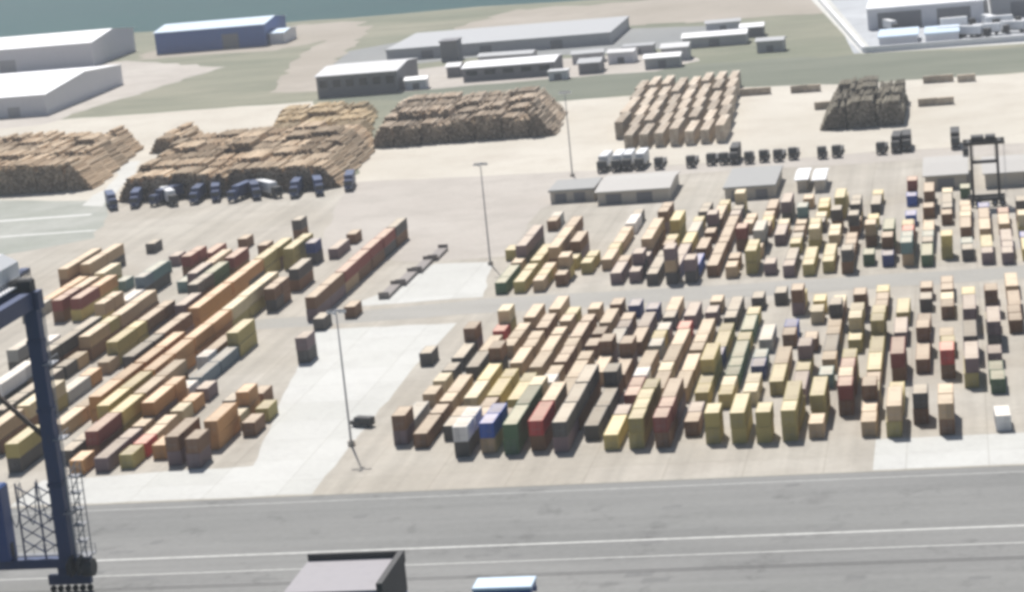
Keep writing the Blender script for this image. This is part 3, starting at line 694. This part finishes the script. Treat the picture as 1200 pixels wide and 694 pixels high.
shed('site_cabin', 'cabin', 'front white site cabin on the scrub left of the timber rows', -117, -104, 880, 888, 4, 1, 'wall_grey', 'roof_white', doors=[(0, 3, 3)])
shed('site_cabin', 'cabin', 'rear bluish white site cabin on the scrub behind another cabin', -113, -103, 900, 912, 5, 1, 'wall_grey', 'roof_pale', doors=[(0, 3, 3)])
shed('site_cabin', 'cabin', 'white cabin with dark front beyond the scrub near the white road', -88, -79, 960, 970, 4, 1, 'wall_dark', 'roof_white')
shed('long_depot', 'depot', 'long low grey depot with a flat roof beyond the far small sheds', -238, -143, 975, 1036, 4.5, 1, 'wall_grey', 'roof_grey', axis='flat', doors=[(-30, 5, 3.5), (-5, 5, 3.5), (25, 5, 3.5)])
shed('storage_tank_house', 'building', 'dark cube building standing alone on the grey lot', -211, -204, 958, 968, 8, .6, 'wall_dark', 'wall_dark', axis='flat')
shed('distribution_hall', 'hall', 'large hall with pale roof and dark openings at the upper right', -37, 8, 952, 1040, 8, 1, 'wall_white', 'roof_bright', axis='flat', doors=[(-10, 17, 6.5), (11, 13, 6.5)])
shed('distribution_hall', 'hall', 'second lilac grey hall beside the hall with dark openings at the upper right', 11, 70, 960, 1060, 9, 1, 'wall_grey', 'roof_pale', axis='flat', doors=[(-18, 8, 6)])
shed('canopy', 'canopy', 'left pale blue canopy in the compound at the upper right', -31, -17, 892, 916, 3.5, .8, 'wall_white', 'roof_cyan', axis='flat')
shed('canopy', 'canopy', 'right pale blue canopy in the compound at the upper right', -14, -2, 892, 914, 3.5, .8, 'wall_white', 'roof_cyan', axis='flat')
wall_o = empty('compound_wall', (-36, 880, 0)); tag(wall_o, 'white boundary wall around the compound at the upper right', 'wall')
b = MB(); b.box(0, 96, -.5, .5, 0, 2.2); b.build('front_panel', M['roof_bright'], wall_o)
b = MB(); b.bar((-.3, .8, 1.1), (-28, 212, 1.1), 1.2, 2.2); b.build('side_panel', M['roof_bright'], wall_o)
shed('workshop', 'workshop', 'small dull grey shed behind the first rear container lanes', -108.5, -97, 607, 622, 3, .5, 'wall_cream', 'roof_slate', axis='flat', doors=[(-3, 3, 2.5), (2, 3, 2.5)])
shed('workshop', 'workshop', 'dusty pale roofed workshop behind the white container of the rear block', -95, -76.5, 600, 624, 3.2, .8, 'wall_cream', 'roof_dust', doors=[(-5, 4, 2.7), (3, 4, 2.7)])
shed('workshop', 'workshop', 'flat grey roofed workshop in the middle behind the rear block', -61.5, -49, 594, 622, 3, .5, 'wall_cream', 'roof_slate', axis='flat', doors=[(-3, 3, 2.5), (3, 3, 2.5)])
shed('workshop', 'workshop', 'dusty roofed workshop left of the tall grey straddle carrier', -11.5, -1.5, 590, 617, 3.5, .8, 'wall_cream', 'roof_dust', doors=[(0, 4, 2.9)])
shed('workshop', 'workshop', 'dusty roofed workshop right of the tall grey straddle carrier', 3, 26, 588, 612, 3.5, .8, 'wall_cream', 'roof_dust', doors=[(0, 4, 2.9)])
FAR = [(-232, 935, 12, 9, 'pale'), (-203, 872, 8, 6, 'white'), (-178, 926, 22, 9, 'grey'), (-148, 868, 7, 6, 'pale'), (-144, 915, 12, 9, 'grey'), (-129, 905, 10, 8, 'pale'),
       (-126, 930, 12, 9, 'grey'), (-72, 905, 10, 7, 'grey'), (-98, 990, 14, 8, 'grey')]
FAR.sort()
for i, (x, y, w_, d_, k) in enumerate(FAR):
    shed('yard_shed', 'shed', f'{k} roofed low yard shed among far buildings, {ordinal(i)} of them from left', x - w_ / 2, x + w_ / 2, y, y + d_, 3 + i % 3 * .6, .8, 'wall_white' if i % 2 else 'wall_grey', 'roof_' + k,
         axis='x' if i % 3 else 'flat', doors=[(0, 2.6, 2.4)], rz=R([0, 4, -5][i % 3]), group='low sheds among the far buildings')
for i, (x, y, k) in enumerate([(-62, 600, 0), (-42.5, 600, 0), (-38, 598, 0)]):
    if i: shed('fuel_tank_shed', 'kiosk', ['', 'left narrow white kiosk behind the rear block', 'right narrow white kiosk behind the rear block'][i], x - 1.2, x + 1.2, y, y + 16, 3, .5, 'wall_cream', 'roof_white')

# ------------------------------------------------------------------ lorries, trailers
def wheel_part(parent, x, y, r, w=.35):
    t = MB(); t.tube((x - w / 2, y, r), (x + w / 2, y, r), r, n=12); o = t.build('wheel', M['black'], parent)
    h = MB(); h.tube((x - w / 2 - .01, y, r), (x + w / 2 + .01, y, r), r * .5, n=8); h.build('rim', M['grey_steel'], o)
    return o

def make_lorry(cab_mat, box_mat=None):
    o = empty('lorry')
    b = MB(); b.box(-.45, .45, -1.5, 11.5, .8, 1.05); b.box(-1.2, 1.2, 2.2, 11.8, 1.05, 1.25); b.build('chassis', M['dark_grey'], o)
    c = MB(); c.bevel_box(-1.2, 1.2, -1.6, .6, .7, 3.3, .18); cb = c.build('cab', cab_mat, o)
    w = MB(); w.box(-1.05, 1.05, -1.63, -1.603, 1.9, 2.9); w.build('windscreen', M['glass'], cb)
    w = MB(); w.box(-1.0, -.6, -1.64, -1.603, 1.0, 1.2); w.box(.6, 1.0, -1.64, -1.603, 1.0, 1.2); w.build('headlights', M['white_steel'], cb)
    for y in (-.8, 3.2, 9.4, 10.6):
        for x in (-1.0, 1.0): wheel_part(o, x, y, .5)
    if box_mat:
        k = MB(); k.bevel_box(-1.22, 1.22, 1.6, 11.8, 1.26, 4.3, .06); k.build('box_body', box_mat, o)
    return o
lorries = {'dark': make_lorry(M['dark_grey']), 'white': make_lorry(M['dark_grey'], M['white_steel']), 'grey': make_lorry(M['dark_grey'], M['dark_grey']), 'navy': make_lorry(M['dark_steel'], paint('navy_box', (.05, .08, .17), .5))}
for k in lorries: lorries[k]['used'] = 0
PARK = [(-101, 'white'), (-97, 'white'), (-94, 'white'), (-90.5, 'white'), (-85, 'dark'), (-76, 'dark'), (-70.5, 'dark'), (-67, 'dark'), (-64, 'grey'), (-60, 'dark'),
        (-56, 'dark'), (-52, 'dark'), (-48, 'dark'), (-40, 'dark'), (-36, 'dark'), (-24, 'dark'), (-20, 'grey'), (-17, 'grey'), (-4, 'grey')]
WORD = {'white': 'dark lorry carrying a white box', 'dark': 'empty dark flatbed lorry', 'grey': 'dark lorry with a tall charcoal box', 'navy': 'navy blue box lorry'}
for i, (x, k) in enumerate(PARK):
    o = lorries[k] if not lorries[k]['used'] else copy_tree(lorries[k])
    lorries[k]['used'] = 1
    o.location = (x, 651 + random.uniform(-1, 1), .03); o.rotation_euler.z = random.uniform(-.05, .05)
    tag(o, f'{WORD[k]} in parked row on cream ground, {ordinal(i)} from left', 'lorry', 'lorries parked in a row behind the workshops')
for i, (x, y) in enumerate([(-242, 650), (-236, 649), (-230, 650), (-224, 650), (-218, 650), (-212, 650), (-206, 649), (-199.5, 650), (-194, 650), (-188, 650), (-181, 651)]):
    o = copy_tree(lorries['navy' if i not in (3, 8) else 'white']); o.location = (x, y, .03); o.rotation_euler.z = R([25, 12, -20, 30, 5, 15, -10, 22, 40, 8, 18][i])
    o.location.y = 643.5 + (i % 3) * 1.2
    tag(o, f'{WORD["navy" if i not in (3, 8) else "white"]} before middle log pile, {ordinal(i)} from left', 'lorry', 'lorries in front of the middle log pile')
for i, (x, y) in enumerate(sorted([(2, 905), (8, 900), (15, 905), (12, 928), (20, 930), (-26, 938), (3, 936), (24, 905)])):
    o = copy_tree(lorries['white']); o.location = (x, y, .03); o.rotation_euler.z = R([20, 80, 95, 60][i % 4])
    tag(o, f'white box lorry by upper right hall, {ordinal(i)} from left', 'lorry', 'lorries by the distribution hall')
lorries['navy'].location = (-173.5, 649, .03); lorries['navy'].rotation_euler.z = R(10)
tag(lorries['navy'], 'navy box lorry end on at the right corner of the middle log pile', 'lorry', 'lorries in front of the middle log pile')
for k in lorries: del lorries[k]['used']

van = empty('van', (-107.6, 394, .03), R(70)); van.scale = (.85, .85, .85); tag(van, 'small dark van alone on the pale paving beside the front block', 'van')
b = MB(); b.bevel_box(-.95, .95, -2.4, 1.6, .45, 2.1, .12); b.bevel_box(-.93, .93, 1.603, 2.7, .45, 1.25, .1); vb = b.build('body', M['dark_grey'], van)
b = MB(); b.box(-.8, .8, 1.603, 1.64, 1.3, 1.95); b.box(-.97, -.953, .2, 1.4, 1.3, 1.9); b.box(.953, .97, .2, 1.4, 1.3, 1.9); b.build('window', M['glass'], vb)
for y in (-1.5, 1.7):
    for x in (-.85, .85): wheel_part(van, x, y, .34, .22)

# ------------------------------------------------------------------ straddle carriers
def make_straddle(H, frame, top, cabm):
    o = empty('straddle_carrier')
    for s in (-1, 1):
        b = MB(); b.box(-4.3, 4.3, s * 2.15 - .35, s * 2.15 + .35, 1.3, 2.1); b.build('sill_beam', frame, o)
        for x in (-3, 3):
            b = MB(); b.box(x - .3, x + .3, s * 2.15 - .25, s * 2.15 + .25, 2.1, H - .8); b.build('leg', frame, o)
        for x in (-3.6, -1.9, 1.9, 3.6):
            t = MB(); t.tube((x, s * 2.15 - .25, .78), (x, s * 2.15 + .25, .78), .76, n=14); w = t.build('wheel', M['black'], o)
            t = MB(); t.tube((x, s * 2.15 - .27, .78), (x, s * 2.15 + .27, .78), .38, n=10); t.build('rim', M['grey_steel'], w)
            t = MB(); t.box(x - .2, x + .2, s * 2.15 - .2, s * 2.15 + .2, .9, 1.3); t.build('wheel_fork', frame, w)
        b = MB(); b.box(-4.8, 4.8, s * 2.15 - .3, s * 2.15 + .3, H - .8, H); b.build('top_beam', top, o)
    for x in (-3.6, 3.6):
        b = MB(); b.box(x - .35, x + .35, -1.85, 1.85, H - .75, H - .05); b.build('cross_beam', top, o)
    for x, ww in ((-1.4, 1.5), (1.6, 1.2)):
        b = MB(); b.bevel_box(x - ww, x + ww, -1.8, 1.8, H - .3, H + 1.1, .12); h = b.build('engine_housing', top, o)
        g = MB()
        for k in range(4): g.box(x - ww * .7, x + ww * .7, -1.84, -1.803, H + .1 + k * .2, H + .2 + k * .2)
        g.build('vent', M['dark_grey'], h)
    b = MB(); b.bevel_box(-4.9, -3.5, -2.3, -.9, H - 3.4, H - .9, .15); c = b.build('cab', cabm, o)
    b = MB(); b.box(-4.93, -4.903, -2.15, -1.05, H - 2.9, H - 1.6); b.box(-4.7, -3.7, -2.33, -2.303, H - 2.9, H - 1.6); b.build('window', M['glass'], c)
    b = MB(); b.box(-3.0, 3.0, -1.15, 1.15, H - 5.4, H - 4.9)
    for x in (-2.5, 2.5):
        for y in (-.9, .9): b.tube((x, y, H - 4.9), (x, y, H - .7), .06, n=6)
    b.build('spreader', M['dark_grey'], o)
    b = MB()
    for x in (4.4, 4.8): b.bar((x, -2.5, 2.0), (x, -2.5, H), .06)
    for k in range(int((H - 2.2) / .4)): b.bar((4.4, -2.5, 2.2 + k * .4), (4.8, -2.5, 2.2 + k * .4), .04)
    b.build('ladder', M['grey_steel'], o)
    return o
sc = make_straddle(15.5, M['dark_grey'], M['dark_grey'], M['grey_steel'])
sc.location = (3.0, 566.5, .03)
tag(sc, 'tall dark grey straddle carrier standing behind the rear container block at the right', 'straddle carrier', 'straddle carriers')
sc2 = make_straddle(11.0, M['blue_steel'], M['blue_steel'], M['blue_steel'])
b = MB(); b.bevel_box(-4.9, 4.9, -2.6, 2.6, 12.13, 12.6, .1); b.box(-4.7, 4.7, -2.5, 2.5, 11.12, 12.127, 1); b.build('canopy', [M['roof_cyan'], M['blue_steel']], sc2)
sc2.location = (-60.6, 280.0, .03); sc2.scale = (.78, .78, .78)
tag(sc2, 'blue straddle carrier with pale canopy on the quay road at the bottom edge', 'straddle carrier', 'straddle carriers')

# ------------------------------------------------------------------ light masts
def make_mast(h):
    o = empty('light_mast')
    b = MB(); b.tube((0, 0, 0), (0, 0, h), .22, .10, n=10); b.build('pole', M['grey_steel'], o)
    b = MB(); b.tube((0, 0, 0), (0, 0, .9), .7, .6, n=12); b.build('base', M['wall_cream'], o)
    b = MB(); b.bar((-1.5, 0, h - .2), (1.5, 0, h - .2), .15); b.bar((0, -1, h - .2), (0, 1, h - .2), .15); b.build('crossarm', M['grey_steel'], o)
    for x, y in ((-1.4, 0), (1.4, 0), (0, -1), (0, 1), (-.7, 0), (.7, 0)):
        b = MB(); b.box(x - .28, x + .28, y - .18, y + .18, h - .75, h - .3); b.build('floodlight', M['white_steel'], o)
    return o
mast = make_mast(24.0)
for i, (x, y, lab) in enumerate([(-106.8, 382, 'grey light mast on pale paving between the left and front container blocks'),
                                 (-110.4, 531, 'grey light mast left of the rear container block beside the pale pad'),
                                 (-109, 648, 'thin grey light mast on cream ground left of the parked lorries'),
                                 ]):
    o = mast if i == 0 else copy_tree(mast)
    o.location = (x, y, .03); tag(o, lab, 'light mast', 'yard light masts')

# ------------------------------------------------------------------ quay crane at the left edge
cr = empty('quay_crane', (-131, 311, 0))
tag(cr, 'dark navy quay crane standing on rails at the left edge of the picture', 'crane')
HZ = 42.0
for (x, y) in ((0, 0), (-18, 0), (0, -30), (-18, -30)):
    b = MB(); b.box(x - 1.0, x + 1.0, y - .9, y + .9, 5.2, HZ); lg = b.build('leg', M['dark_steel'], cr)
    for zz in (16, 27, 37):
        b = MB(); b.box(x - 1.15, x + 1.15, y - 1.05, y + 1.05, zz, zz + .6); b.build('flange', M['dark_steel'], lg)
    b = MB(); b.box(x - 3.2, x + 3.2, y - .5, y + .5, 1.2, 2.6); b.box(x - 1.6, x + 1.6, y - .45, y + .45, 2.6, 3.8); bo = b.build('bogie', M['dark_steel'], cr)
    for k in range(6):
        t = MB(); t.tube((x - 2.8 + k * 1.12, y - .2, .5), (x - 2.8 + k * 1.12, y + .2, .5), .45, n=10); t.build('wheel', M['black'], bo)
for y in (0, -30):
    b = MB(); b.box(-21.5, 3.5, y - .7, y + .7, 3.8, 5.2); b.build('sill_beam', M['dark_steel'], cr)
    b = MB(); b.box(-19.5, 1.5, y - 1.0, y + 1.0, HZ, HZ + 2.6); b.build('portal_beam', M['dark_steel'], cr)
for x in (0, -18):
    b = MB(); b.box(x - .7, x + .7, -29, -1, HZ + .2, HZ + 2.6); b.build('tie_beam', M['dark_steel'], cr)
b = MB(); b.bar((-.6, 0, 23), (-18, 0, 41), .55); b.build('brace', paint('brown_brace_steel', (.11, .085, .07)), cr)
for s in (-1, 1):
    b = MB(); b.box(-9 + s * 3 - .7, -9 + s * 3 + .7, -75, 14, HZ + 2.61, HZ + 3.3); b.build('boom_girder', M['dark_steel'], cr)
b = MB(); b.bevel_box(-15.5, -3.0, -8, 4.5, HZ + 3.5, HZ + 7.6, 1.5); mh = b.build('machinery_house', M['white_steel'], cr)
b = MB(); b.box(-15.9, -1.4, -8.4, 4.9, HZ + 3.303, HZ + 3.498); b.build('deck', M['white_steel'], mh)
b = MB(); b.box(-12, -9, 4.505, 4.55, HZ + 4.2, HZ + 6.6); b.box(-7, -4.5, -8.05, -8.005, HZ + 4.4, HZ + 6); b.build('vent', M['dark_grey'], mh)
b = MB()
for x, y, w_, h_ in ((-12, -3, 2.4, 1.6), (-7, 1, 1.6, 1.1), (-5.2, -4, 1.8, 1.9)): b.bevel_box(x - w_, x + w_, y - 1.4, y + 1.4, HZ + 7.603, HZ + 7.6 + h_, .3)
b.build('roof_plant', M['grey_steel'], mh)
b = MB()
for k in range(13): b.bar((-1.5, -8.2 + k * 1.08, HZ + 3.5), (-1.5, -8.2 + k * 1.08, HZ + 4.6), .08)
for z in (4.1, 4.6): b.bar((-1.5, -8.2, HZ + z), (-1.5, 4.8, HZ + z), .08); b.bar((-15.8, 4.8, HZ + z), (-1.5, 4.8, HZ + z), .08)
b.build('railing', M['dark_grey'], mh)
b = MB(); b.bevel_box(-2.6, .6, -.9, .9, HZ + 2.61, HZ + 4.4, .3); b.build('winch_box', M['dark_grey'], cr)
# stair tower and walkways beside the leg
b = MB()
for x in (1.9, 3.5):
    for y in (-1.2, .8): b.bar((x, y, 5.3), (x, y, 19), .14)
for k in range(6):
    z = 5.3 + k * 2.4
    b.box(1.85, 3.55, -1.25, .85, z, z + .08)
    b.bar((2.0, -.2, z), (3.4, -.2, z + 2.3), .5, .1)
    for y in (-1.25, .85): b.bar((1.9, y, z + 1.1), (3.5, y, z + 1.1), .07)
b.build('stair_tower', M['grey_steel'], cr)
b = MB()
b.box(-20, 3.8, .75, 1.9, 5.2, 5.35)
for k in range(16): b.bar((-20 + k * 1.58, 1.85, 5.35), (-20 + k * 1.58, 1.85, 6.5), .07)
b.bar((-20, 1.85, 6.5), (3.8, 1.85, 6.5), .08); b.bar((-20, 1.85, 5.95), (3.8, 1.85, 5.95), .06)
b.build('walkway', M['grey_steel'], cr)
b = MB(); b.bevel_box(-13.5, -8.2, -1.5, 1.5, 5.36, 16.5, .3); eh = b.build('electrical_house', M['blue_steel'], cr)
b = MB(); b.box(-8.197, -8.15, -.6, .6, 5.6, 7.7); b.build('door', M['dark_grey'], eh)
b = MB()
for k in range(7):
    b.box(.2 + k * .45, .5 + k * .45, -1.6 - (k % 3) * .5, -1.0, 3.0 + (k % 2) * .5, 4.6 + (k % 3) * .6)
b.tube((2.8, -1.4, 4.0), (4.4, -1.4, 4.0), 1.3, n=16)
b.build('cable_reel', M['dark_grey'], cr)
for k in range(5):
    b = MB(); pts = [(-14 + k * 2.6 + 2.4 * t, 1.2, 15.5 - 6.5 * math.sin(math.pi * t) + k * .3) for t in [j / 8 for j in range(9)]]
    for a, c in zip(pts, pts[1:]): b.tube(a, c, .09, n=6)
    b.build('festoon_cable', M['grey_steel'], cr)
for s in (-4, -3, 0, 1):
    b = MB(); z0 = 6.0
    for k in range(5):
        b.bar((-6.5 + s * 3.2, .2, z0 + k * 2), (-3.3 + s * 3.2, .2, z0 + k * 2 + 2), .16); b.bar((-3.3 + s * 3.2, .2, z0 + k * 2), (-6.5 + s * 3.2, .2, z0 + k * 2 + 2), .16)
    b.bar((-6.5 + s * 3.2, .2, 5.2), (-6.5 + s * 3.2, .2, 16.5), .22)
    b.build('lattice_panel', M['blue_steel'] if s < 0 else M['dark_steel'], cr)
b = MB()
for k in range(3):
    z = 12 + k * 11
    b.box(.9, 2.4, -1.4, 1.4, z, z + .12); b.bar((2.3, -1.3, z + 1.1), (2.3, 1.3, z + 1.1), .08)
    for y in (-1.3, 0, 1.3): b.bar((2.3, y, z), (2.3, y, z + 1.1), .07)
for k in range(60): b.bar((1.12, .95, 8 + k * .55), (1.12, 1.5, 8 + k * .55), .06)
b.bar((1.12, .95, 5), (1.12, .95, 41), .09); b.bar((1.12, 1.5, 5), (1.12, 1.5, 41), .09)
b.build('access_ladder', M['grey_steel'], cr)
for (y0, z0, y1, z1) in ((-2, HZ + 6, -30, HZ + 22), (-30, HZ + 22, -72, HZ + 6), (-30, HZ + 3, -30, HZ + 22)):
    b = MB(); b.bar((-9, y0, z0), (-9, y1, z1), .5); b.build('stay', M['dark_steel'], cr)

# ------------------------------------------------------------------ flat roofed quay building at the bottom edge
qb = empty('quay_building', (-82.6, 285, 0))
tag(qb, 'flat grey roofed quay building with dark parapet at the bottom edge', 'building')
b = MB(); b.box(-6.4, 6.4, -6.5, 6.5, 0, 9.7); wl_ = b.build('wall', M['wall_blue'], qb)
for k in range(3):
    b = MB(); b.box(-5 + k * 3.6, -2.4 + k * 3.6, -6.6, -6.505, 3.5, 6.0); b.build('window', M['glass'], qb)
b = MB(); b.box(-6.45, 5.8, -6.55, 6.0, 9.703, 9.95); b.build('roof', paint('lilac_grey_roof', (.34, .325, .34), .7, (.25, .24, .25), .4, .02), qb)
b = MB(); b.box(-6.5, 6.6, 6.003, 6.6, 9.2, 10.8); b.box(5.803, 6.6, -6.6, 6.0, 5.5, 10.8); b.build('parapet', M['dark_grey'], qb)
